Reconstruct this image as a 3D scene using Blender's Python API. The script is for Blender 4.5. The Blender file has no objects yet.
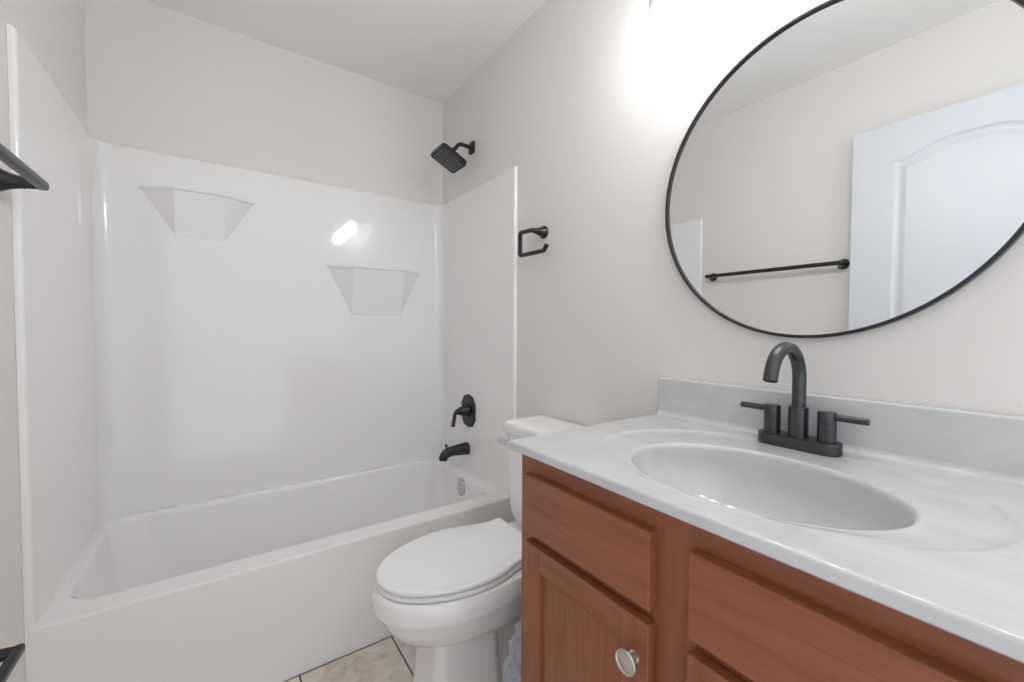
import bpy, bmesh, math, random
from mathutils import Vector, Matrix, noise

random.seed(4)
PI = math.pi
C = bpy.context.scene.collection
S = bpy.context.scene

# ------------------------------------------------------------------ camera
# room frame: right wall x=0, left wall x=-1.47, back wall y=0, floor z=0
CAM = (-1.0718, -2.2550, 1.1390)
YAW, PITCH, ROLL, FPX, PPX, PPY = 0.6163, 0.0287, 0.0044, 418.885, 516.24, 341.0
cd = bpy.data.cameras.new('camera')
cam = bpy.data.objects.new('camera', cd)
C.objects.link(cam)
F = Vector((math.sin(YAW) * math.cos(PITCH), math.cos(YAW) * math.cos(PITCH), -math.sin(PITCH)))
R = Vector((math.cos(YAW), -math.sin(YAW), 0))
U = R.cross(F)
R2 = R * math.cos(ROLL) + U * math.sin(ROLL)
U2 = -R * math.sin(ROLL) + U * math.cos(ROLL)
mw = Matrix((R2, U2, -F)).transposed().to_4x4()
mw.translation = Vector(CAM)
cam.matrix_world = mw
cd.sensor_width = 36.0
cd.sensor_fit = 'HORIZONTAL'
cd.lens = FPX / 1024 * 36
cd.shift_x = (512 - PPX) / 1024
cd.shift_y = (PPY - 341) / 1024
cd.clip_start = 0.01
S.camera = cam

# ------------------------------------------------------------------ world, light, exposure
w = bpy.data.worlds.new('World')
S.world = w
w.use_nodes = True
bg = w.node_tree.nodes['Background']
bg.inputs[0].default_value = (0.945, 0.965, 1.0, 1)
bg.inputs[1].default_value = 1.15
BULB_STRENGTH = 178.0      # the four bulbs over the mirror
S.view_settings.view_transform = 'Standard'
S.view_settings.look = 'None'
S.view_settings.gamma = 1.0
S.view_settings.use_curve_mapping = False
S.view_settings.exposure = 0.21
S.cycles.max_bounces = 16
S.cycles.diffuse_bounces = 10
S.cycles.glossy_bounces = 6
S.cycles.transmission_bounces = 8
S.cycles.transparent_max_bounces = 12

# ------------------------------------------------------------------ materials
def new_mat(name):
    m = bpy.data.materials.new(name)
    m.use_nodes = True
    nt = m.node_tree
    return m, nt, nt.nodes['Principled BSDF']

def nd(nt, t, **kw):
    n = nt.nodes.new(t)
    for k, v in kw.items():
        setattr(n, k, v)
    return n

def plain(name, col, rough=0.5, metal=0.0, coat=0.0, bump=0.0, bscale=200.0, var=0.0, spec=None):
    m, nt, b = new_mat(name)
    b.inputs['Base Color'].default_value = (*col, 1)
    b.inputs['Roughness'].default_value = rough
    b.inputs['Metallic'].default_value = metal
    if spec is not None:
        b.inputs['Specular IOR Level'].default_value = spec
    if coat:
        b.inputs['Coat Weight'].default_value = coat
        b.inputs['Coat Roughness'].default_value = 0.06
    tc = nd(nt, 'ShaderNodeTexCoord')
    if bump:
        n = nd(nt, 'ShaderNodeTexNoise')
        n.inputs['Scale'].default_value = bscale
        n.inputs['Detail'].default_value = 3
        nt.links.new(tc.outputs['Object'], n.inputs['Vector'])
        bm = nd(nt, 'ShaderNodeBump')
        bm.inputs['Strength'].default_value = bump
        bm.inputs['Distance'].default_value = 0.002
        nt.links.new(n.outputs['Fac'], bm.inputs['Height'])
        nt.links.new(bm.outputs['Normal'], b.inputs['Normal'])
    if var:
        n = nd(nt, 'ShaderNodeTexNoise')
        n.inputs['Scale'].default_value = 6
        n.inputs['Detail'].default_value = 4
        nt.links.new(tc.outputs['Object'], n.inputs['Vector'])
        r = nd(nt, 'ShaderNodeValToRGB')
        r.color_ramp.elements[0].color = (*[c * (1 - var) for c in col], 1)
        r.color_ramp.elements[1].color = (*[min(1, c * (1 + var)) for c in col], 1)
        nt.links.new(n.outputs['Fac'], r.inputs['Fac'])
        nt.links.new(r.outputs['Color'], b.inputs['Base Color'])
    return m

WALL = plain('wall_paint', (0.755, 0.722, 0.695), 0.62, bump=0.10, bscale=260)
CEIL = plain('ceiling_paint', (0.84, 0.83, 0.81), 0.85, bump=0.12, bscale=150)
TRIM = plain('trim_paint', (0.78, 0.79, 0.80), 0.35)
DOORP = plain('door_paint', (0.66, 0.68, 0.71), 0.38, bump=0.03, bscale=80)
GEL = plain('white_gelcoat', (0.845, 0.835, 0.827), 0.075, coat=0.1)
PORC = plain('white_porcelain', (0.86, 0.85, 0.842), 0.08, coat=0.3)
SEATP = plain('white_seat_plastic', (0.86, 0.86, 0.86), 0.16)
BLACK = plain('matte_black_metal', (0.036, 0.036, 0.038), 0.30, metal=0.6, bump=0.02, bscale=300)
FBLACK = plain('dark_bronze_metal', (0.040, 0.041, 0.042), 0.33, metal=0.55)
GUN = plain('gunmetal', (0.078, 0.080, 0.084), 0.28, metal=0.85)
CHROME = plain('chrome', (0.62, 0.62, 0.63), 0.10, metal=1.0)
NICKEL = plain('satin_nickel', (0.66, 0.63, 0.58), 0.30, metal=1.0)
MIRROR = plain('mirror_silver', (0.88, 0.888, 0.89), 0.0, metal=1.0)
DARK = plain('dark_recess', (0.02, 0.015, 0.012), 0.8)

def wood(name, axis):
    m, nt, b = new_mat(name)
    tc = nd(nt, 'ShaderNodeTexCoord')
    mp = nd(nt, 'ShaderNodeMapping')
    sc = [42.0, 42.0, 42.0]
    sc[axis] = 2.8
    mp.inputs['Scale'].default_value = sc
    nt.links.new(tc.outputs['Object'], mp.inputs['Vector'])
    n1 = nd(nt, 'ShaderNodeTexNoise')
    n1.inputs['Scale'].default_value = 1.6
    n1.inputs['Detail'].default_value = 5
    n1.inputs['Distortion'].default_value = 0.9
    nt.links.new(mp.outputs['Vector'], n1.inputs['Vector'])
    mp2 = nd(nt, 'ShaderNodeMapping')
    sc2 = [160.0, 160.0, 160.0]
    sc2[axis] = 7.0
    mp2.inputs['Scale'].default_value = sc2
    nt.links.new(tc.outputs['Object'], mp2.inputs['Vector'])
    n2 = nd(nt, 'ShaderNodeTexNoise')
    n2.inputs['Scale'].default_value = 2.0
    n2.inputs['Detail'].default_value = 3
    nt.links.new(mp2.outputs['Vector'], n2.inputs['Vector'])
    mx = nd(nt, 'ShaderNodeMath', operation='MULTIPLY_ADD')
    mx.inputs[1].default_value = 0.35
    nt.links.new(n2.outputs['Fac'], mx.inputs[0])
    nt.links.new(n1.outputs['Fac'], mx.inputs[2])
    r = nd(nt, 'ShaderNodeValToRGB')
    e = r.color_ramp.elements
    e[0].position, e[0].color = 0.28, (0.160, 0.049, 0.022, 1)
    e[1].position, e[1].color = 1.02, (0.320, 0.110, 0.051, 1)
    k = e.new(0.66)
    k.color = (0.262, 0.085, 0.038, 1)
    nt.links.new(mx.outputs[0], r.inputs['Fac'])
    nt.links.new(r.outputs['Color'], b.inputs['Base Color'])
    b.inputs['Roughness'].default_value = 0.36
    b.inputs['Coat Weight'].default_value = 0.15
    b.inputs['Coat Roughness'].default_value = 0.25
    bp = nd(nt, 'ShaderNodeBump')
    bp.inputs['Strength'].default_value = 0.08
    bp.inputs['Distance'].default_value = 0.001
    nt.links.new(n2.outputs['Fac'], bp.inputs['Height'])
    nt.links.new(bp.outputs['Normal'], b.inputs['Normal'])
    return m
WOODV = wood('stained_wood_upright', 2)
WOODH = wood('stained_wood_lengthwise', 1)

def marble_top():
    m, nt, b = new_mat('cultured_marble')
    tc = nd(nt, 'ShaderNodeTexCoord')
    mp = nd(nt, 'ShaderNodeMapping')
    mp.inputs['Rotation'].default_value = (0, 0, 0.5)
    mp.inputs['Scale'].default_value = (5, 2, 3)
    nt.links.new(tc.outputs['Object'], mp.inputs['Vector'])
    n = nd(nt, 'ShaderNodeTexNoise')
    n.inputs['Scale'].default_value = 2.2
    n.inputs['Detail'].default_value = 6
    n.inputs['Distortion'].default_value = 1.6
    nt.links.new(mp.outputs['Vector'], n.inputs['Vector'])
    r = nd(nt, 'ShaderNodeValToRGB')
    e = r.color_ramp.elements
    e[0].position, e[0].color = 0.35, (0.545, 0.547, 0.545, 1)
    e[1].position, e[1].color = 0.62, (0.60, 0.60, 0.596, 1)
    nt.links.new(n.outputs['Fac'], r.inputs['Fac'])
    nt.links.new(r.outputs['Color'], b.inputs['Base Color'])
    b.inputs['Roughness'].default_value = 0.12
    b.inputs['Coat Weight'].default_value = 0.25
    b.inputs['Coat Roughness'].default_value = 0.05
    return m
MARBLE = marble_top()

def floor_tile():
    m, nt, b = new_mat('beige_stone_tile')
    tc = nd(nt, 'ShaderNodeTexCoord')
    mp = nd(nt, 'ShaderNodeMapping')
    # joints at x = -0.567 + k*0.305 and y = -0.747 - k*0.305
    mp.inputs['Location'].default_value = (0.567 + 0.305 * 8, 0.7518 + 0.305 * 12, 0)
    nt.links.new(tc.outputs['Object'], mp.inputs['Vector'])
    br = nd(nt, 'ShaderNodeTexBrick')
    br.offset = 0.0
    br.squash = 1.0
    br.inputs['Scale'].default_value = 1.0
    br.inputs['Brick Width'].default_value = 0.305
    br.inputs['Row Height'].default_value = 0.305
    br.inputs['Mortar Size'].default_value = 0.0028
    br.inputs['Mortar Smooth'].default_value = 0.1
    nt.links.new(mp.outputs['Vector'], br.inputs['Vector'])
    n = nd(nt, 'ShaderNodeTexNoise')
    n.inputs['Scale'].default_value = 9
    n.inputs['Detail'].default_value = 8
    n.inputs['Roughness'].default_value = 0.62
    n.inputs['Distortion'].default_value = 1.3
    nt.links.new(tc.outputs['Object'], n.inputs['Vector'])
    r = nd(nt, 'ShaderNodeValToRGB')
    e = r.color_ramp.elements
    e[0].position, e[0].color = 0.30, (0.52, 0.44, 0.37, 1)
    e[1].position, e[1].color = 0.72, (0.90, 0.84, 0.77, 1)
    k = e.new(0.5)
    k.color = (0.74, 0.665, 0.585, 1)
    nt.links.new(n.outputs['Fac'], r.inputs['Fac'])
    mx = nd(nt, 'ShaderNodeMix', data_type='RGBA')
    nt.links.new(br.outputs['Fac'], mx.inputs['Factor'])
    nt.links.new(r.outputs['Color'], mx.inputs['A'])
    mx.inputs['B'].default_value = (0.055, 0.042, 0.034, 1)
    nt.links.new(mx.outputs['Result'], b.inputs['Base Color'])
    b.inputs['Roughness'].default_value = 0.42
    bp = nd(nt, 'ShaderNodeBump', invert=True)
    bp.inputs['Strength'].default_value = 0.5
    bp.inputs['Distance'].default_value = 0.002
    nt.links.new(br.outputs['Fac'], bp.inputs['Height'])
    nt.links.new(bp.outputs['Normal'], b.inputs['Normal'])
    return m
TILE = floor_tile()

def clear_glass():
    m, nt, b = new_mat('clear_glass')
    out = nt.nodes['Material Output']
    nt.nodes.remove(b)
    tr = nd(nt, 'ShaderNodeBsdfTransparent')
    tr.inputs['Color'].default_value = (0.97, 0.98, 0.98, 1)
    gl = nd(nt, 'ShaderNodeBsdfGlossy')
    lw2 = nd(nt, 'ShaderNodeLayerWeight')
    lw2.inputs['Blend'].default_value = 0.5
    p2 = nd(nt, 'ShaderNodeMath', operation='POWER')
    p2.inputs[1].default_value = 3.0
    nt.links.new(lw2.outputs['Facing'], p2.inputs[0])
    cm = nd(nt, 'ShaderNodeMix', data_type='RGBA')
    cm.inputs['A'].default_value = (0.97, 0.98, 0.98, 1)
    cm.inputs['B'].default_value = (0.72, 0.75, 0.78, 1)
    nt.links.new(p2.outputs[0], cm.inputs['Factor'])
    nt.links.new(cm.outputs['Result'], tr.inputs['Color'])
    gl.inputs['Roughness'].default_value = 0.03
    lw = nd(nt, 'ShaderNodeLayerWeight')
    lw.inputs['Blend'].default_value = 0.5
    pw = nd(nt, 'ShaderNodeMath', operation='POWER')
    pw.inputs[1].default_value = 4.0
    nt.links.new(lw.outputs['Facing'], pw.inputs[0])
    fr = nd(nt, 'ShaderNodeMath', operation='MULTIPLY_ADD')
    fr.inputs[1].default_value = 0.5
    fr.inputs[2].default_value = 0.04
    nt.links.new(pw.outputs[0], fr.inputs[0])
    mx = nd(nt, 'ShaderNodeMixShader')
    nt.links.new(fr.outputs[0], mx.inputs[0])
    nt.links.new(tr.outputs[0], mx.inputs[1])
    nt.links.new(gl.outputs[0], mx.inputs[2])
    nt.links.new(mx.outputs[0], out.inputs['Surface'])
    return m
GLASS = clear_glass()

def bulb_mat():
    m, nt, b = new_mat('lit_bulb')
    b.inputs['Base Color'].default_value = (0.9, 0.9, 0.9, 1)
    b.inputs['Emission Color'].default_value = (0.94, 0.965, 1.0, 1)
    b.inputs['Emission Strength'].default_value = BULB_STRENGTH
    return m
BULB = bulb_mat()

def film():
    m, nt, b = new_mat('clear_plastic_film')
    out = nt.nodes['Material Output']
    b.inputs['Base Color'].default_value = (0.50, 0.54, 0.60, 1)
    b.inputs['Roughness'].default_value = 0.16
    b.inputs['Specular IOR Level'].default_value = 0.8
    tr = nd(nt, 'ShaderNodeBsdfTransparent')
    mx = nd(nt, 'ShaderNodeMixShader')
    mx.inputs[0].default_value = 0.75
    nt.links.new(tr.outputs[0], mx.inputs[1])
    nt.links.new(b.outputs[0], mx.inputs[2])
    nt.links.new(mx.outputs[0], out.inputs['Surface'])
    return m
FILM = film()

# ------------------------------------------------------------------ mesh helpers
def thing(name, label, cat, loc=(0, 0, 0), group=None):
    o = bpy.data.objects.new(name, None)
    o.empty_display_size = 0.05
    C.objects.link(o)
    o.location = loc
    o['label'] = label
    o['category'] = cat
    if group:
        o['group'] = group
    return o

def wloc(o):
    v = Vector((0, 0, 0))
    while o is not None:
        v = v + o.location
        o = o.parent
    return v

def obj(name, bm, mat, parent=None, label=None, smooth=35.0, bevel=0.0, bseg=2, weighted=True):
    """link a bmesh built in room coordinates as ONE mesh object, below parent when given"""
    bmesh.ops.recalc_face_normals(bm, faces=bm.faces[:])
    if parent is not None:
        bmesh.ops.translate(bm, vec=-wloc(parent), verts=bm.verts[:])
    me = bpy.data.meshes.new(name)
    bm.to_mesh(me)
    bm.free()
    o = bpy.data.objects.new(name, me)
    me.materials.append(mat)
    C.objects.link(o)
    if smooth:
        for p in me.polygons:
            p.use_smooth = True
        me.set_sharp_from_angle(angle=math.radians(smooth))
    if bevel:
        md = o.modifiers.new('bevel', 'BEVEL')
        md.width = bevel
        md.segments = bseg
        md.limit_method = 'ANGLE'
        md.angle_limit = math.radians(40)
        md.harden_normals = True
    if smooth and weighted:
        md = o.modifiers.new('weighted_normals', 'WEIGHTED_NORMAL')
        md.weight = 100
        md.keep_sharp = True
    if parent is not None:
        o.parent = parent
    if label:
        o['label'] = label
    return o

def struct(name, bm, mat, **kw):
    o = obj(name, bm, mat, **kw)
    o['kind'] = 'structure'
    return o

def box(bm, lo, hi):
    v = [bm.verts.new((x, y, z)) for z in (lo[2], hi[2]) for y in (lo[1], hi[1]) for x in (lo[0], hi[0])]
    for f in ((0, 2, 3, 1), (4, 5, 7, 6), (0, 1, 5, 4), (2, 6, 7, 3), (0, 4, 6, 2), (1, 3, 7, 5)):
        bm.faces.new([v[i] for i in f])
    return bm

def B(lo, hi):
    return box(bmesh.new(), lo, hi)

def loft(bm, loops, cap0=True, cap1=True, closed=True):
    rows = [[bm.verts.new(p) for p in L] for L in loops]
    n = len(rows[0])
    for a, b in zip(rows, rows[1:]):
        for i in range(n if closed else n - 1):
            j = (i + 1) % n
            bm.faces.new((a[i], a[j], b[j], b[i]))
    if cap0:
        bm.faces.new(rows[0][::-1])
    if cap1:
        bm.faces.new(rows[-1])
    return rows

def frame_of(d):
    d = d.normalized()
    u = Vector((0, 0, 1)) if abs(d.z) < 0.9 else Vector((1, 0, 0))
    s = d.cross(u).normalized()
    return s, s.cross(d).normalized()

def lathe(bm, origin, axis, prof, seg=32, cap0=True, cap1=True):
    """prof: (distance along axis, radius)"""
    o = Vector(origin)
    a = Vector(axis).normalized()
    s, t = frame_of(a)
    loops = [[o + a * h + (s * math.cos(2 * PI * i / seg) + t * math.sin(2 * PI * i / seg)) * max(r, 1e-5) for i in range(seg)] for h, r in prof]
    return loft(bm, loops, cap0, cap1)

def tube(bm, pts, rad, seg=16, square=None):
    """sweep along pts; rad a number or list; square: superellipse exponent for squarish bars"""
    P = [Vector(p) for p in pts]
    n = len(P)
    rads = rad if isinstance(rad, (list, tuple)) else [rad] * n
    d0 = (P[1] - P[0]).normalized()
    s, t = frame_of(d0)
    loops = []
    for i in range(n):
        if i == 0:
            d = P[1] - P[0]
        elif i == n - 1:
            d = P[-1] - P[-2]
        else:
            d = (P[i] - P[i - 1]).normalized() + (P[i + 1] - P[i]).normalized()
        d = d.normalized()
        s = (s - d * s.dot(d)).normalized()
        t = d.cross(s) * -1
        k = 1.0
        if 0 < i < n - 1:
            c = (P[i] - P[i - 1]).normalized().dot(d)
            k = 1 / max(c, 0.5)
        L = []
        for q in range(seg):
            a = 2 * PI * q / seg
            ca, sa = math.cos(a), math.sin(a)
            if square:
                ca = math.copysign(abs(ca) ** (2 / square), ca)
                sa = math.copysign(abs(sa) ** (2 / square), sa)
            L.append(P[i] + (s * ca + t * sa) * rads[i])
        loops.append(L)
    return loft(bm, loops)

def arc(c, r, a0, a1, n, ex, ey):
    ex, ey, c = Vector(ex), Vector(ey), Vector(c)
    return [c + ex * (r * math.cos(a0 + (a1 - a0) * i / n)) + ey * (r * math.sin(a0 + (a1 - a0) * i / n)) for i in range(n + 1)]

def fillet(pts, r, n=6):
    """round the inner corners of a polyline"""
    P = [Vector(p) for p in pts]
    out = [P[0]]
    for a, b, c in zip(P, P[1:], P[2:]):
        u, v = (a - b).normalized(), (c - b).normalized()
        ang = u.angle(v)
        d = r / math.tan(ang / 2)
        p0, p1 = b + u * d, b + v * d
        ctr = b + (u + v).normalized() * (r / math.sin(ang / 2))
        for i in range(n + 1):
            k = i / n
            q = p0.lerp(p1, k) - ctr
            out.append(ctr + q.normalized() * r)
    out.append(P[-1])
    return out

def rrect(x0, x1, y0, y1, r, z, k=10):
    """rounded rectangle in the xy plane, 4*(k+1) points"""
    pts = []
    for cx, cy, a0 in ((x1 - r, y1 - r, 0), (x0 + r, y1 - r, PI / 2), (x0 + r, y0 + r, PI), (x1 - r, y0 + r, 1.5 * PI)):
        for i in range(k + 1):
            a = a0 + PI / 2 * i / k
            pts.append(Vector((cx + r * math.cos(a), cy + r * math.sin(a), z)))
    return pts

def rrect_yz(x, y0, y1, z0, z1, r, k=6):
    return [Vector((x, p.x, p.y)) for p in rrect(y0, y1, z0, z1, r, 0, k)]

def prism(bm, poly, z0, z1):
    loft(bm, [[(x, y, z0) for x, y in poly], [(x, y, z1) for x, y in poly]])
    return bm

# ------------------------------------------------------------------ the room
XL, H, YN = -1.47, 2.44, -2.32          # left wall, ceiling height, doorway wall
DX0, DX1, DH = -1.405, -0.625, 2.06     # door opening in the doorway wall
struct('floor', B((XL - .1, YN, -.05), (.1, .1, 0)), TILE, smooth=0)
struct('ceiling', B((XL - .1, YN, H), (.1, .1, H + .05)), CEIL, smooth=0)
struct('wall_back', B((XL - .1, 0, 0), (.1, .1, H)), WALL, smooth=0)
struct('wall_right', B((0, YN, 0), (.1, 0, H)), WALL, smooth=0)
struct('wall_left', B((XL - .1, YN, 0), (XL, 0, H)), WALL, smooth=0)
struct('baseboard_left', B((XL, YN, 0), (XL + .012, -.762, .085)), TRIM, bevel=.004)
struct('baseboard_right', B((-.012, -1.510, 0), (0, -.762, .085)), TRIM, bevel=.004)

# ------------------------------------------------------------------ tub and shower unit
HT, HS, DT = 0.396, 1.849, -0.747       # rim height, surround height, front edge
PX0, PX1, PY = -1.455, -0.016, -0.013   # inner faces of the surround
tub = thing('bathtub', 'one-piece glossy white bathtub and shower surround filling the end of the room', 'bathtub', (-.735, -.37, 0))

def basin():
    bm = bmesh.new()
    X0, X1, Y0, Y1 = PX0 - .006, PX1 + .006, DT - .002, PY + .006
    L = [
        rrect(X0, X1, Y0, Y1, .0012, HT - .030),
        rrect(X0, X1, Y0, Y1, .0012, HT - .010),
        rrect(X0, X1, Y0 + .003, Y1, .0012, HT - .003),
        rrect(X0, X1, Y0 + .010, Y1, .0012, HT),
        rrect(-1.430, -.058, -.668, -.043, .085, HT),
        rrect(-1.427, -.061, -.665, -.046, .085, HT - .002),
        rrect(-1.422, -.066, -.660, -.051, .086, HT - .009),
        rrect(-1.418, -.070, -.656, -.055, .090, HT - .022),
        rrect(-1.385, -.084, -.638, -.078, .140, .22),
        rrect(-1.345, -.105, -.618, -.100, .165, .10),
        rrect(-1.315, -.125, -.600, -.122, .160, .070),
        rrect(-1.255, -.170, -.560, -.160, .145, .055),
        rrect(-.90, -.36, -.42, -.30, .055, .050)]
    loft(bm, L, cap0=False, cap1=True)
    return bm
obj('basin', basin(), GEL, tub, smooth=40)
bm = bmesh.new()
box(bm, (PX0 - .006, DT - .002, 0), (PX1 + .006, DT + .016, HT - .030))
obj('apron', bm, GEL, tub, smooth=0)

def panel(plan_in, plan_out, z0, z1):
    """wall panel with a rounded top edge: inner and outer plan polylines, same count"""
    bm = bmesh.new()
    r = .007
    P = [Vector((*p, 0)) for p in plan_in]
    Q = [Vector((*p, 0)) for p in plan_out]
    prof = []
    for p, q in zip(P, Q):
        d = (q - p).normalized()
        col = [p + Vector((0, 0, z0)), p + Vector((0, 0, z1 - r))]
        for i in range(1, 5):
            a = PI / 2 * i / 4
            col.append(p + d * (r * (1 - math.cos(a))) + Vector((0, 0, z1 - r + r * math.sin(a))))
        col.append(q + Vector((0, 0, z1)))
        col.append(q + Vector((0, 0, z0)))
        prof.append(col)
    loft(bm, prof, True, True)
    return bm

g = .0006
RC = .05
pin, pout = [], []
for i in range(9):                      # left rear corner
    a = PI + PI / 2 * -i / 8
    pin.append((PX0 + RC + RC * math.cos(a), PY - RC + RC * math.sin(a)))
for i in range(9):
    a = PI / 2 - PI / 2 * i / 8
    pin.append((PX1 - RC + RC * math.cos(a), PY - RC + RC * math.sin(a)))
for k, (x, y) in enumerate(pin):
    i = k if k < 9 else k - 9
    if k < 9:
        pout.append((XL + g, PY - RC + (RC - .002) * i / 4) if i <= 4 else (XL + g + RC * 1.2 * (i - 4) / 4, -g))
    else:
        pout.append((-g - RC * 1.2 * (4 - i) / 4, -g) if i <= 4 else (-g, PY - RC + (RC - .002) * (8 - i) / 4))
pout[4] = (XL + g, -g)
pout[13] = (-g, -g)
obj('back_panel', panel(pin, pout, HT - .010, HS), GEL, tub, smooth=40)

def side(sx):
    xi, xo = (PX1, -g) if sx > 0 else (PX0, XL + g)
    s = 1 if sx > 0 else -1
    yb = PY - RC
    a_in = [(xi, yb), (xi, DT + .012)]
    a_out = [(xo, yb), (xo, DT + .012)]
    for i in range(1, 6):
        t = PI / 2 * i / 5
        a_in.append((xi + s * .008 * (1 - math.cos(t)), DT + .008 - .008 * math.sin(t)))
        a_out.append((xo, DT + .008 - .0085 * math.sin(t)))
    return panel(a_in, a_out, 0.0, HS)
obj('side_panel', side(-1), GEL, tub, smooth=40)
obj('side_panel', side(1), GEL, tub, smooth=40)

def shelf(cx, wt, wb, z1, z0, d):
    bm = bmesh.new()
    y = PY + .003
    lip = .010
    def L(w, f, dep, z):
        return [(cx - w / 2, y, z), (cx - f / 2, y - dep, z), (cx + f / 2, y - dep, z), (cx + w / 2, y, z)]
    loft(bm, [L(wb, wb, .004, z0), L(wt - .016, wb, d - .006, z1 - lip), L(wt, wb + .01, d, z1 - lip * .7), L(wt, wb + .01, d, z1)])
    return bm
obj('shelf', shelf(-1.131, .410, .168, 1.702, 1.516, .075), GEL, tub, label='upper moulded shelf, left', smooth=20, bevel=.010, bseg=4)
obj('shelf', shelf(-.391, .500, .256, 1.450, 1.207, .080), GEL, tub, label='lower moulded shelf, right', smooth=20, bevel=.010, bseg=4)
bm = bmesh.new()
ax = Vector((-1, 0, .07))
lathe(bm, (-.0715, -.366, .330), ax, [(-.004, .043), (.004, .043), (.008, .040), (.010, .029), (.011, .012), (.011, 0)], 32)
ov = obj('overflow_plate', bm, CHROME, tub, label='round chrome overflow plate')
bm = bmesh.new()
lathe(bm, (-.0835, -.366, .341), ax, [(-.002, .006), (.003, .006), (.004, .004), (.004, 0)], 12)
obj('screw', bm, CHROME, ov)
bm = bmesh.new()
lathe(bm, (-.30, -.36, .049), (0, 0, 1), [(0, .034), (.004, .034), (.006, .028), (.004, .012), (.008, .010), (.014, .016), (.018, .012), (.019, 0)], 28)
obj('drain', bm, CHROME, tub, label='chrome drain')

# ------------------------------------------------------------------ shower head
sh = thing('showerhead', 'black square shower head on a bent arm high on the right wall', 'shower head', (0, -.345, 2.065))
bm = bmesh.new()
loft(bm, [rrect_yz(-.0005, -.372, -.318, 2.035, 2.097, .012), rrect_yz(-.007, -.372, -.318, 2.035, 2.097, .012), rrect_yz(-.011, -.367, -.323, 2.040, 2.092, .010), rrect_yz(-.012, -.355, -.335, 2.054, 2.078, .008)])
obj('wall_flange', bm, BLACK, sh)
path = fillet([(-.008, -.345, 2.066), (-.074, -.345, 2.070), (-.113, -.345, 2.022)], .03, 8)
bm = bmesh.new()
tube(bm, path, .0098, 16)
obj('arm', bm, BLACK, sh)
nrm = Vector((-.45, 0, -.893)).normalized()
HC = Vector((-.139, -.345, 1.971))      # centre of the face
ex, ey = Vector((-.893, 0, .45)).normalized(), Vector((0, 1, 0))
def sq(c, hw, r, k=6):
    return [c + ex * p.x + ey * p.y for p in rrect(-hw, hw, -hw, hw, r, 0, k)]
bm = bmesh.new()
loft(bm, [sq(HC - nrm * .055, .012, .0118), sq(HC - nrm * .040, .014, .0138), sq(HC - nrm * .032, .022, .020), sq(HC - nrm * .028, .050, .022), sq(HC - nrm * .025, .069, .019), sq(HC - nrm * .020, .0740, .019), sq(HC - nrm * .003, .0740, .019), sq(HC, .072, .017)])
hd = obj('spray_head', bm, BLACK, sh, smooth=50)
NOZ = plain('nozzle_plate_black', (0.030, 0.030, 0.031), 0.45)
NOZ2 = plain('nozzle_rubber', (0.26, 0.26, 0.265), 0.55)
bm = bmesh.new()
loft(bm, [sq(HC - nrm * .001, .066, .014), sq(HC + nrm * .0012, .065, .014)])
bm.faces.ensure_lookup_table()
nplate = len(bm.faces)
for i in range(9):
    for j in range(9):
        c = HC + ex * ((i - 4) * .0138) + ey * ((j - 4) * .0138)
        if abs(i - 4) + abs(j - 4) < 8:
            # raised rubber nozzles
            lathe(bm, c + nrm * .001, nrm, [(0, .0030), (.0022, .0024)], 6)
for k, f in enumerate(bm.faces):
    f.material_index = 0 if k < nplate else 1
np_ = obj('nozzle_plate', bm, NOZ, hd, label='dotted rubber nozzle plate')
np_.data.materials.append(NOZ2)
bm = bmesh.new()
lathe(bm, HC - nrm * .070, nrm, [(0, .0115), (.004, .0145), (.014, .0145), (.020, .013)], 20)
obj('collar_nut', bm, BLACK, sh)

# ------------------------------------------------------------------ mixing valve and tub spout
vx = PX1
vl = thing('shower_valve', 'dark bronze shower valve with drooping lever above the tub spout', 'shower valve', (vx, -.335, .712))
def oct_loop(x, hw, hh, c):
    y0, z0 = -.340, .712
    P = []
    base = [(hw, hh * .45), (hw * .62, hh * .88), (0, hh), (-hw * .62, hh * .88), (-hw, hh * .45), (-hw, -hh * .45), (-hw * .62, -hh * .88), (0, -hh), (hw * .62, -hh * .88), (hw, -hh * .45)]
    return [(x, y0 + a * c, z0 + b * c) for a, b in base]
bm = bmesh.new()
loft(bm, [oct_loop(vx - .0003, .072, .087, 1), oct_loop(vx - .005, .072, .087, 1), oct_loop(vx - .009, .072, .087, .92), oct_loop(vx - .0105, .072, .087, .80), oct_loop(vx - .009, .072, .087, .76), oct_loop(vx - .010, .072, .087, .3)])
obj('escutcheon', bm, FBLACK, vl, smooth=20, bevel=.0015)
bm = bmesh.new()
lathe(bm, (vx - .009, -.340, .713), (-1, 0, .05), [(0, .034), (.004, .034), (.006, .030), (.020, .0275), (.040, .022), (.050, .019), (.054, .014), (.055, 0)], 28)
obj('hub', bm, FBLACK, vl)
hp = fillet([(vx - .042, -.340, .715), (vx - .078, -.340, .719), (vx - .092, -.340, .640)], .026, 8)
nn = len(hp)
bm = bmesh.new()
tube(bm, hp, [.0165 - .0075 * min(1, i / (nn - 2)) + (.001 if i == nn - 1 else 0) for i in range(nn)], 16)
obj('handle', bm, FBLACK, vl)

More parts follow.
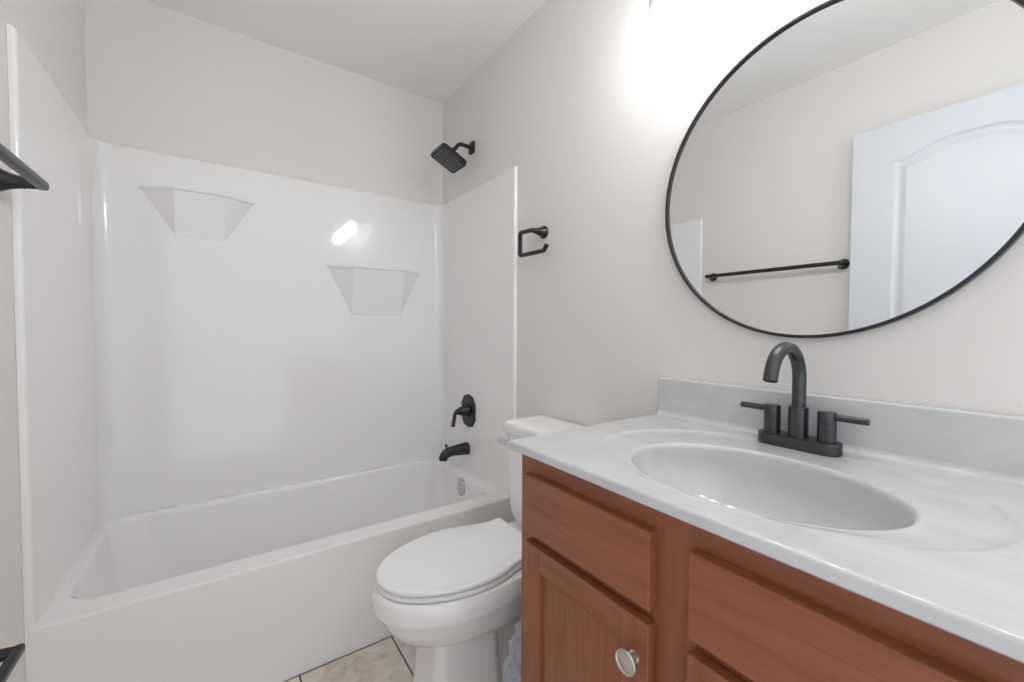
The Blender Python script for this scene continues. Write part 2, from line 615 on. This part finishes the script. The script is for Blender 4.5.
sp = thing('tub_spout', 'dark bronze tub spout with pull-up diverter over the tub rim', 'tub spout', (vx, -.325, .512))
y = -.325
bm = bmesh.new()
spine = [(vx - .0004, .511, .0330), (vx - .004, .511, .0335), (vx - .020, .512, .0315), (vx - .053, .512, .0285), (vx - .084, .511, .0265), (vx - .107, .508, .0255), (vx - .124, .502, .0245), (vx - .134, .493, .0235), (vx - .138, .483, .0230), (vx - .139, .472, .0215)]
loops = []
for k, (x, z, r) in enumerate(spine):
    a = [0, 0, 0, .02, .06, .16, .45, .95, 1.35, 1.5][k]
    dx, dz = math.sin(a), math.cos(a)
    L = []
    for i in range(24):
        t = 2 * PI * i / 24
        L.append((x + math.cos(t) * r * dx * -1, y + math.sin(t) * r * .92, z + math.cos(t) * r * dz))
    loops.append(L)
loft(bm, loops)
obj('spout_body', bm, FBLACK, sp, smooth=50)
bm = bmesh.new()
lathe(bm, (vx - .120, y, .520), (-.10, 0, 1), [(0, .0045), (.018, .0040), (.020, .0075), (.026, .0080), (.030, .006), (.031, 0)], 16)
obj('diverter_knob', bm, FBLACK, sp)

# ------------------------------------------------------------------ towel bars and paper holder
def cone_post(bm, x0, x1, y, z, s):
    """flared post from the wall at x0 out to x1"""
    d = abs(x1 - x0)
    ax = (1 if x1 > x0 else -1, 0, 0)
    lathe(bm, (x0, y, z), ax, [(0, .0255), (.004, .0260), (.008, .0235), (.020, .0180), (.038, .0130), (d - .004, .0098), (d, .0090)], 24)

def towel_bar(name, label, z, ya, yb, xw, xb, rb):
    t = thing(name, label, 'towel bar', (xw, (ya + yb) / 2, z))
    for yy in (ya, yb):
        bm = bmesh.new()
        cone_post(bm, xw + .0004, xb + .004, yy, z, 1)
        p = obj('post', bm, BLACK, t)
        bm = bmesh.new()
        lathe(bm, (xw + .040, yy, z - .0135), (0, 0, -1), [(-.004, .0032), (.0012, .0032), (.0012, 0)], 10)
        obj('set_screw', bm, CHROME, p, label='tiny steel set screw under the post')
    bm = bmesh.new()
    tube(bm, [(xb, ya + .010, z), (xb, ya + .006, z), (xb, yb - .006, z), (xb, yb - .010, z)], [rb * .85, rb, rb, rb * .85], 24, square=3.2)
    obj('bar', bm, BLACK, t)
    return t
towel_bar('towel_bar', 'long black towel bar high on the left wall, reflected in the mirror', 1.466, -.824, -1.492, XL, -1.402, .0104)
towel_bar('towel_bar', 'black towel bar low on the left wall near the tub apron', .506, -1.040, -1.492, XL, -1.402, .0090)

tp = thing('paper_holder', 'black open-ended paper holder on the right wall beside the surround edge', 'paper holder', (0, -.934, 1.528))
bm = bmesh.new()
lathe(bm, (-.0004, -.934, 1.528), (-1, 0, 0), [(0, .0255), (.004, .0260), (.008, .0235), (.018, .0185), (.034, .0135), (.052, .0100), (.062, .0085), (.066, .006)], 24)
obj('post', bm, BLACK, tp)
bm = bmesh.new()
tube(bm, fillet([(-.060, -.938, 1.529), (-.062, -.853, 1.532), (-.062, -.853, 1.439), (-.062, -1.008, 1.437), (-.058, -1.022, 1.460)], .011, 4), .0080, 16, square=3)
obj('arm', bm, BLACK, tp)

# ------------------------------------------------------------------ toilet
TY = -1.119
toi = thing('toilet', 'white two-piece toilet with closed lid between tub and vanity', 'toilet', (-.40, TY, 0))
def egg(xb, xf, hw, z, wb=None, n=48, pw=2.0):
    """elongated plan: rounded back at xb, egg nose at xf (more negative)"""
    wb = hw * .80 if wb is None else wb
    xm = xb + (xf - xb) * .50
    P = []
    for i in range(n):
        t = 2 * PI * i / n
        c, s = math.cos(t), math.sin(t)
        if c <= 0:
            x = xm + (xm - xf) * c
            yy = hw * math.copysign(abs(s) ** .94, s)
        else:
            e = 2.9
            cc = abs(c) ** (2 / e)
            ss = math.copysign(abs(s) ** (2 / e), s)
            x = xm + (xb - xm) * cc
            k = (x - xm) / (xb - xm)
            yy = ss * (hw + (wb - hw) * k ** 1.3)
        P.append(Vector((x, TY + yy, z)))
    return P
# bowl: rim band, step, underside running down into the foot
bm = bmesh.new()
bl = [
    egg(-.22, -.690, .145, .414, .135),
    egg(-.215, -.722, .168, .4175, .150),
    egg(-.210, -.730, .175, .4150, .155),
    egg(-.208, -.735, .179, .406, .157),
    egg(-.206, -.739, .182, .390, .158),
    egg(-.206, -.7395, .183, .370, .157),
    egg(-.206, -.7375, .181, .3615, .155),
    egg(-.206, -.724, .171, .3585, .150),
    egg(-.206, -.721, .169, .353, .149),
    egg(-.204, -.714, .164, .324, .147),
    egg(-.198, -.696, .152, .293, .140),
    egg(-.190, -.664, .132, .264, .128),
    egg(-.180, -.630, .110, .246, .112),
    egg(-.170, -.592, .090, .234, .092)
]
loft(bm, bl)
obj('bowl', bm, PORC, toi, smooth=45)
def foot(x0, x1, hw, r, z):
    return rrect(x0, x1, TY - hw, TY + hw, r, z, 6)
bm = bmesh.new()
loft(bm, [foot(-.608, -.372, .100, .035, 0), foot(-.610, -.369, .102, .036, .012), foot(-.606, -.371, .098, .036, .030), foot(-.596, -.375, .092, .036, .12), foot(-.588, -.380, .088, .034, .225), foot(-.590, -.385, .090, .034, .258)])
obj('pedestal', bm, PORC, toi, smooth=45)
bm = bmesh.new()
loft(bm, [foot(-.400, -.085, .098, .030, 0), foot(-.400, -.083, .100, .030, .014), foot(-.400, -.095, .078, .030, .035), foot(-.400, -.120, .062, .030, .12), foot(-.410, -.100, .070, .034, .20), foot(-.42, -.060, .105, .04, .29), foot(-.42, -.030, .150, .04, .355), foot(-.42, -.028, .165, .04, .390), foot(-.30, -.030, .160, .04, .402)])
obj('trapway', bm, PORC, toi, smooth=45)
for s in (-1, 1):
    bm = bmesh.new()
    lathe(bm, (-.30, TY + s * .088, .010), (0, 0, 1), [(0, .013), (.012, .0125), (.018, .009), (.020, 0)], 18)
    obj('bolt_cap', bm, PORC, toi)
# seat ring and lid
HALF = [(-.7285, 0), (-.7265, .020), (-.717, .048), (-.698, .080), (-.668, .109), (-.625, .135), (-.575, .154), (-.520, .1655), (-.465, .168), (-.420, .162), (-.385, .151), (-.355, .140), (-.325, .133), (-.290, .1305), (-.260, .1320), (-.243, .1330)]
def cover(ins, z, dome=0.0):
    """plan of the seat and lid: egg nose, waist before the hinge, straight back"""
    cx = -.49
    kx, ky = 1 - ins / .24, 1 - ins / .168
    pts = []
    for i in range(len(HALF) - 1):
        p = [HALF[max(0, i - 1)], HALF[i], HALF[i + 1], HALF[min(len(HALF) - 1, i + 2)]]
        if i == 0:
            p[0] = (HALF[1][0], -HALF[1][1])
        for q in range(3):
            t = q / 3
            pts.append([.5 * (2 * p[1][k] + (p[2][k] - p[0][k]) * t + (2 * p[0][k] - 5 * p[1][k] + 4 * p[2][k] - p[3][k]) * t * t + (3 * p[1][k] - p[0][k] - 3 * p[2][k] + p[3][k]) * t ** 3) for k in (0, 1)])
    pts.append(list(HALF[-1]))
    back = [(-.243, .133 * (1 - 2 * q / 8)) for q in range(1, 8)]
    full = [(a, b) for a, b in pts] + back + [(a, -b) for a, b in pts[:0:-1]]
    return [Vector((cx + (a - cx) * kx, TY + b * ky, z)) for a, b in full]
bm = bmesh.new()
loft(bm, [cover(.009, .4185), cover(.002, .4215), cover(.001, .4310), cover(.007, .4355)])
obj('seat', bm, SEATP, toi, smooth=45)
bm = bmesh.new()
loft(bm, [cover(.007, .4370), cover(.001, .4388), cover(0, .4425), cover(.0006, .4470), cover(.0030, .4502), cover(.008, .4518), cover(.030, .4535), cover(.06, .4552), cover(.10, .4566), cover(.14, .4572)])
obj('lid', bm, SEATP, toi, smooth=45)
for s in (-1, 1):
    bm = bmesh.new()
    lathe(bm, (-.236, TY + s * .074 - .022, .428), (0, 1, 0), [(0, .010), (.002, .0125), (.042, .0125), (.044, .010)], 16)
    box(bm, (-.247, TY + s * .074 - .016, .402), (-.222, TY + s * .074 + .016, .428))
    obj('hinge', bm, SEATP, toi)
# tank
bm = bmesh.new()
def tk(x0, x1, hw, r, z):
    return rrect(x0, x1, TY - hw, TY + hw, r, z, 6)
loft(bm, [tk(-.165, -.040, .105, .03, .398), tk(-.172, -.034, .125, .03, .412), tk(-.182, -.026, .150, .03, .432), tk(-.188, -.022, .166, .03, .465), tk(-.192, -.020, .169, .028, .52), tk(-.196, -.018, .174, .026, .750)])
obj('tank', bm, PORC, toi, smooth=45)
bm = bmesh.new()
loft(bm, [tk(-.196, -.016, .176, .022, .7505), tk(-.204, -.011, .184, .022, .755), tk(-.205, -.010, .185, .022, .778), tk(-.203, -.012, .183, .024, .788), tk(-.196, -.018, .176, .026, .795), tk(-.178, -.034, .158, .026, .7985), tk(-.14, -.07, .12, .02, .7995)])
obj('tank_lid', bm, PORC, toi, smooth=50)
bm = bmesh.new()
ly, lz = TY + .122, .722
lathe(bm, (-.1945, ly, lz), (-1, 0, 0), [(0, .017), (.006, .017), (.010, .012), (.020, .010), (.030, .010), (.032, .006)], 18)
tube(bm, [(-.218, ly - .006, lz), (-.220, ly + .020, lz + .001), (-.218, ly + .050, lz - .002), (-.216, ly + .062, lz - .004)], [.0085, .0085, .0100, .0070], 14)
obj('flush_lever', bm, CHROME, toi, label='chrome flush lever')

# ------------------------------------------------------------------ crumpled plastic bag on the floor
bm = bmesh.new()
bmesh.ops.create_icosphere(bm, subdivisions=5, radius=1.0)
for v in bm.verts:
    d = v.co.normalized()
    k = .86 + .20 * noise.noise(d * 2.1 + Vector((3, 1, 7))) + .22 * abs(noise.noise(d * 5.3)) + .10 * abs(noise.noise(d * 12 + Vector((9, 2, 1))))
    zz = d.z * k
    v.co = Vector((-.385 + d.x * k * .095, -1.400 + d.y * k * .082, max(.001, .190 + zz * .225)))
bag = obj('plastic_bag', bm, FILM, None, smooth=24, weighted=False)
bag['label'] = 'crumpled clear plastic bag on the floor between toilet and vanity'
bag['category'] = 'bag'

# ------------------------------------------------------------------ vanity cabinet
VY0, VY1, VX, VZ = -1.515, -2.292, -.530, .872
van = thing('vanity_cabinet', 'reddish-brown stained wooden vanity cabinet under the white sink top', 'cabinet', (-.27, (VY0 + VY1) / 2, 0))
bm = bmesh.new()
box(bm, (VX + .019, VY0 - .016, .10), (-.004, VY0, VZ))
obj('end_panel', bm, WOODV, van, smooth=0)
obj('end_panel', B((VX + .019, VY1, .10), (-.004, VY1 + .016, VZ)), WOODV, van, smooth=0)
obj('bottom_panel', B((VX + .019, VY1 + .016, .10), (-.004, VY0 - .016, .116)), WOODH, van, smooth=0)
obj('back_panel', B((-.010, VY1 + .016, .116), (-.004, VY0 - .016, VZ)), WOODV, van, smooth=0)
bm = bmesh.new()
box(bm, (VX + .075, VY1 + .016, 0), (VX + .090, VY0 - .016, .10))
obj('toe_kick', bm, WOODH, van, smooth=0)
YM = (VY0 + VY1) / 2 + .0055           # centre of the middle stile: -1.898
for a, b in ((VY0 - .046, VY0), (YM - .042, YM + .042), (VY1, VY1 + .046)):
    obj('frame_stile', B((VX, a, .0), (VX + .019, b, VZ)), WOODV, van, smooth=0)
for a, b in ((YM + .042, VY0 - .046), (VY1 + .046, YM - .042)):
    for z0, z1 in ((.10, .145), (.680, .722), (.815, VZ)):
        obj('frame_rail', B((VX, a, z0), (VX + .019, b, z1)), WOODH, van, smooth=0)

def slab_front(y0, y1, z0, z1, t=.020):
    bm = bmesh.new()
    c = .0025
    def L(x, i):
        return [(x, y0 + i, z0 + i), (x, y1 - i, z0 + i), (x, y1 - i, z1 - i), (x, y0 + i, z1 - i)]
    loft(bm, [L(VX - .0004, 0), L(VX - t + c, 0), L(VX - t + .0006, .0008), L(VX - t, c)])
    return bm
bays = ((-1.866, -1.550), (-2.246, -1.930))
for k, (a, b) in enumerate(bays):
    obj('drawer_front', slab_front(a, b, .713, .834), WOODH, van, smooth=0)
for k, (a, b) in enumerate(bays):
    z0, z1, t, sw = .128, .692, .020, .052
    X = VX - .0004
    d = obj('door', B((X - t + .009, a + sw - .004, z0 + .044), (X - .004, b - sw + .004, z1 - .044)), WOODV, van, smooth=0)
    for a_, b_ in ((a, a + sw), (b - sw, b)):
        obj('stile', B((X - t, a_, z0), (X, b_, z1)), WOODV, d, smooth=0, bevel=.0016)
    for c_, e_ in ((z1 - .048, z1), (z0, z0 + .048)):
        obj('rail', B((X - t + .0003, a + sw - .001, c_), (X, b - sw + .001, e_)), WOODH, d, smooth=0, bevel=.0016)
    ky = a + .0245 if k == 0 else b - .0245
    bm = bmesh.new()
    lathe(bm, (X - t + .0005, ky, .630), (-1, 0, 0), [(0, .0095), (.002, .0095), (.004, .0065), (.010, .0060), (.014, .0085), (.016, .0165), (.0185, .0195), (.0215, .0195), (.0234, .0184), (.0216, .0160), (.0218, .0145), (.0246, .0085), (.0256, 0)], 32)
    obj('knob', bm, NICKEL, d, label='round satin nickel knob')

# ------------------------------------------------------------------ sink top
ZC = .893
CX0, CX1, CY0, CY1 = -.553, -.001, -2.312, -1.492
top = thing('countertop', 'white cultured marble vanity top with oval integral sink and backsplash', 'countertop', (-.28, -1.90, VZ))
NS = 96
SC = Vector((-.332, -1.902, 0))
def ell(cx, cy, a, b, z):
    return [Vector((cx + a * math.cos(2 * PI * i / NS), cy + b * math.sin(2 * PI * i / NS), z)) for i in range(NS)]
def rect_loop(x0, x1, y0, y1, z, cx=-.300, cy=-1.897):
    P = []
    for i in range(NS):
        t = 2 * PI * i / NS
        # directions chosen so that the four corners fall on points
        dx, dy = math.cos(t), math.sin(t)
        tx = ((x1 - cx) / dx) if dx > 1e-9 else ((x0 - cx) / dx if dx < -1e-9 else 1e9)
        ty = ((y1 - cy) / dy) if dy > 1e-9 else ((y0 - cy) / dy if dy < -1e-9 else 1e9)
        s = min(tx, ty)
        P.append(Vector((cx + dx * s, cy + dy * s, z)))
    for X in (x0, x1):
        for Y in (y0, y1):
            q = min(range(NS), key=lambda i: (P[i].x - X) ** 2 + (P[i].y - Y) ** 2)
            P[q] = Vector((X, Y, z))
    return P
e = .006
bm = bmesh.new()
tl = [rect_loop(CX0 + .004, CX1, CY0, CY1 - .004, VZ + .0005)]
tl.append(rect_loop(CX0, CX1, CY0, CY1, VZ + .004))
for i in range(6):
    a = PI / 2 * i / 5
    q = e * (1 - math.cos(a))
    tl.append(rect_loop(CX0 + q, CX1, CY0, CY1 - q, ZC - e + e * math.sin(a)))
RX, RY = -.288, -1.895
def dish(cx, cy, a, b, dz):
    P = ell(cx, cy, a, b, 0)
    for p in P:                          # the step is deepest at the wall and fades towards the front
        k = min(1, max(.10, .10 + (p.x + .46) / .28 * .90))
        p.z = ZC + dz * k
    return P
tl.append(ell(RX, RY, .238, .311, ZC))
tl.append(dish(RX, RY, .236, .309, -.0003))
tl.append(dish(RX, RY, .232, .305, -.0018))
tl.append(dish(RX, RY, .228, .301, -.0038))
tl.append(dish(RX, RY, .222, .295, -.0050))
tl.append(dish(RX, RY, .214, .287, -.0054))
tl.append(ell((RX * .3 + SC.x * .7), -1.899, .182, .238, ZC - .0034))
tl.append(ell(SC.x, SC.y, .164, .2180, ZC - .0030))
loft(bm, tl, cap0=False, cap1=False)
obj('deck', bm, MARBLE, top, smooth=40)
bm = bmesh.new()
sl = [ell(SC.x, SC.y, .164, .2180, ZC - .0030), ell(SC.x, SC.y, .1612, .2152, ZC - .0036), ell(SC.x, SC.y, .1588, .2128, ZC - .0055), ell(SC.x, SC.y, .1570, .2110, ZC - .0085), ell(SC.x, SC.y, .156, .2095, ZC - .014)]
for i in range(1, 11):
    a = PI / 2 * i / 10
    k = math.cos(a) ** .62 if i < 10 else 0
    k = max(k, .10)
    sl.append(ell(SC.x + .02 * math.sin(a), SC.y, 0.156 * k, .2095 * (k if k > .2 else .08), ZC - .014 - .118 * math.sin(a)))
loft(bm, sl, cap0=False, cap1=True)
obj('sink_bowl', bm, MARBLE, top, smooth=40)
bm = bmesh.new()
lathe(bm, (SC.x + .02, SC.y, ZC - .134), (0, 0, 1), [(0, .024), (.005, .024), (.007, .020), (.006, .017), (.010, .016), (.012, .012), (.0125, 0)], 28)
obj('sink_drain', bm, CHROME, top, label='chrome pop-up drain')
bm = bmesh.new()
box(bm, (-.021, CY0, ZC - .002), (-.001, CY1 - .002, 1.000))
obj('backsplash', bm, MARBLE, top, bevel=.005, bseg=3)
bm = bmesh.new()                        # cove between deck and backsplash
q = [(-.021, ZC + .010)] + [(-.033 + .012 * math.cos(a), ZC + .012 - .012 * math.sin(a)) for a in [PI / 2 * i / 5 for i in range(6)]] + [(-.021, ZC - .001)]
loft(bm, [[(x, CY1 - .004, z) for x, z in q], [(x, CY0, z) for x, z in q]])
obj('cove', bm, MARBLE, top, smooth=60)

# ------------------------------------------------------------------ faucet
FX, FY, FZ = -.066, -1.878, ZC - .0042
fa = thing('faucet', 'dark gunmetal two-handle gooseneck faucet behind the sink bowl', 'faucet', (FX, FY, FZ))
bm = bmesh.new()
def stad(hx, hy, z):
    return rrect(FX - hx, FX + hx, FY - hy, FY + hy, hx * .98, z, 8)
loft(bm, [stad(.0255, .0775, FZ), stad(.0265, .0785, FZ + .002), stad(.0265, .0785, FZ + .021), stad(.0258, .0778, FZ + .0235), stad(.024, .076, FZ + .0245)])
obj('base_plate', bm, GUN, fa)
zb = FZ + .0243
for s in (1, -1):
    yh = FY + s * .0515
    bm = bmesh.new()
    lathe(bm, (FX, yh, zb), (0, 0, 1), [(0, .0165), (.037, .0165), (.0375, .0155), (.0385, .0155), (.039, .0165), (.059, .0165), (.0605, .0155), (.061, .012), (.061, 0)], 28)
    h = obj('handle', bm, GUN, fa)
    bm = bmesh.new()
    lathe(bm, (FX, yh + s * .012, zb + .051), (0, s, 0), [(0, .0068), (.0545, .0068), (.0560, .0060), (.0560, 0)], 18)
    obj('lever', bm, GUN, h)
bm = bmesh.new()
lathe(bm, (FX, FY, zb), (0, 0, 1), [(0, .0190), (.002, .0185), (.061, .0185), (.063, .0175), (.063, .010)], 28)
obj('collar', bm, GUN, fa)
r_ = .066
zt = 1.103 - r_
pts = [(FX, FY, zb + .060), (FX, FY, zt)] + arc((FX - r_, FY, zt), r_, 0, PI * .93, 20, (1, 0, 0), (0, 0, 1))[1:]
last = Vector(pts[-1])
dirn = (last - Vector(pts[-2])).normalized()
pts.append(last + dirn * .012)
bm = bmesh.new()
tube(bm, pts, .0130, 24)
s_ = obj('spout', bm, GUN, fa)
bm = bmesh.new()
lathe(bm, last + dirn * .0118, dirn, [(0, .0105), (.0015, .0105), (.0015, 0)], 20)
obj('aerator', bm, DARK, s_)

# ------------------------------------------------------------------ mirror
MC = (-1.864, 1.478)
mi = thing('round_mirror', 'large round mirror with thin black frame above the sink', 'mirror', (0, MC[0], MC[1]))
bm = bmesh.new()
prof = [(-.0006, .3565), (-.0175, .3565), (-.0185, .3555), (-.0185, .3505), (-.0175, .3495), (-.006, .3495)]
n = 128
loops = [[(x, MC[0] + r * math.cos(2 * PI * i / n), MC[1] + r * math.sin(2 * PI * i / n)) for i in range(n)] for x, r in prof]
rows = loft(bm, loops, False, False)
for i in range(n):
    j = (i + 1) % n
    bm.faces.new((rows[-1][i], rows[-1][j], rows[0][j], rows[0][i]))
obj('frame', bm, BLACK, mi, smooth=40)
bm = bmesh.new()
loft(bm, [[(x, MC[0] + .3500 * math.cos(2 * PI * i / n), MC[1] + .3500 * math.sin(2 * PI * i / n)) for i in range(n)] for x in (-.007, -.012)])
obj('glass', bm, MIRROR, mi, smooth=40)

# ------------------------------------------------------------------ vanity light
LX, LZ = -.122, 1.945
vlt = thing('vanity_light', 'wall light with clear glass shades and lit bulbs above the mirror', 'wall light', (0, MC[0], 2.12))
bm = bmesh.new()
loft(bm, [rrect_yz(-.0006, MC[0] - .36, MC[0] + .36, 2.085, 2.155, .012), rrect_yz(-.020, MC[0] - .36, MC[0] + .36, 2.085, 2.155, .012), rrect_yz(-.024, MC[0] - .355, MC[0] + .355, 2.090, 2.150, .010)])
obj('back_plate', bm, BLACK, vlt)
for k in range(4):
    yl = -1.596 - k * .178
    bm = bmesh.new()
    tube(bm, fillet([(-.020, yl, 2.12), (LX, yl, 2.12), (LX, yl, 2.085)], .02, 6), .008, 14)
    obj('arm', bm, BLACK, vlt)
    bm = bmesh.new()
    lathe(bm, (LX, yl, 2.090), (0, 0, -1), [(0, .012), (.004, .022), (.022, .024), (.024, .021), (.040, .019), (.042, .012)], 24)
    obj('socket', bm, BLACK, vlt)
    bm = bmesh.new()
    pr = [(2.068, .025), (2.064, .040), (2.052, .052), (2.030, .058), (1.99, .060), (LZ + .004, .061), (LZ, .0625), (LZ, .0605), (LZ + .006, .0588), (1.99, .0578), (2.030, .0558), (2.050, .050), (2.062, .038), (2.066, .025)]
    lathe(bm, (LX, yl, 0), (0, 0, 1), pr, 40, False, False)
    obj('glass_shade', bm, GLASS, vlt, smooth=60)
    bm = bmesh.new()
    lathe(bm, (LX, yl, 2.050), (0, 0, -1), [(0, .011), (.006, .012), (.012, .014), (.022, .0145), (.060, .0145), (.068, .012), (.074, .007), (.076, 0)], 24)
    obj('bulb', bm, BULB, vlt, smooth=60)

# ------------------------------------------------------------------ room door, standing open along the left wall
DXF, DXB = -1.380, -1.415
DY0, DY1, DZ0, DZ1 = -2.306, -1.545, .012, 2.050
def arch_outline(y0, y1, z0, z1, rise, n=40):
    P = [(y0, z0), (y1, z0)]
    for i in range(n + 1):
        t = i / n
        u = abs(2 * t - 1)
        s = 1 - min(1, max(0, (u - .22) / .78))
        s = s * s * (3 - 2 * s)
        P.append((y1 + (y0 - y1) * t, z1 + rise * s))
    return P
def panel_outline(which, d):
    a, b = DY0 + .148 + d, DY1 - .148 - d
    if which == 0:
        return arch_outline(a, b, .98 + d, 1.885 - d, .050)
    return [(a, .25 + d), (b, .25 + d), (b, .84 - d), (a, .84 - d)]
panels = [0, 1]
bm = bmesh.new()
outer = [bm.verts.new((DXF, yy, zz)) for yy, zz in ((DY0, DZ0), (DY1, DZ0), (DY1, DZ1), (DY0, DZ1))]
edges = [bm.edges.new((outer[i], outer[(i + 1) % 4])) for i in range(4)]
hole_rows = []
for P in panels:
    vs = [bm.verts.new((DXF, yy, zz)) for yy, zz in panel_outline(P, 0)]
    edges += [bm.edges.new((vs[i], vs[(i + 1) % len(vs)])) for i in range(len(vs))]
    hole_rows.append((P, vs))
bmesh.ops.triangle_fill(bm, edges=edges, use_beauty=True, use_dissolve=False)
for f in bm.faces[:]:
    cy, cz = f.calc_center_median().y, f.calc_center_median().z
    for P, vs in hole_rows:
        if all(v in vs for v in f.verts):
            bm.faces.remove(f)
            break
for P, vs in hole_rows:
    prev = vs
    for d, dx in ((.006, -.006), (.014, -.0085), (.026, -.0085), (.038, -.0022), (.046, -.0010)):
        cur = [bm.verts.new((DXF + dx, yy, zz)) for yy, zz in panel_outline(P, d)]
        for i in range(len(vs)):
            j = (i + 1) % len(vs)
            bm.faces.new((prev[i], prev[j], cur[j], cur[i]))
        prev = cur
    bm.faces.new(prev)
back = [bm.verts.new((DXB, v.co.y, v.co.z)) for v in outer]
for i in range(4):
    j = (i + 1) % 4
    bm.faces.new((outer[i], outer[j], back[j], back[i]))
bm.faces.new(back[::-1])
dr = struct('door_1', bm, DOORP, smooth=30)
bm = bmesh.new()
lathe(bm, (DXF, DY1 - .06, .93), (1, 0, 0), [(0, .032), (.006, .032), (.010, .026), (.014, .012), (.034, .011), (.040, .022), (.052, .027), (.064, .024), (.070, .012), (.071, 0)], 28)
obj('door_knob', bm, BLACK, dr)
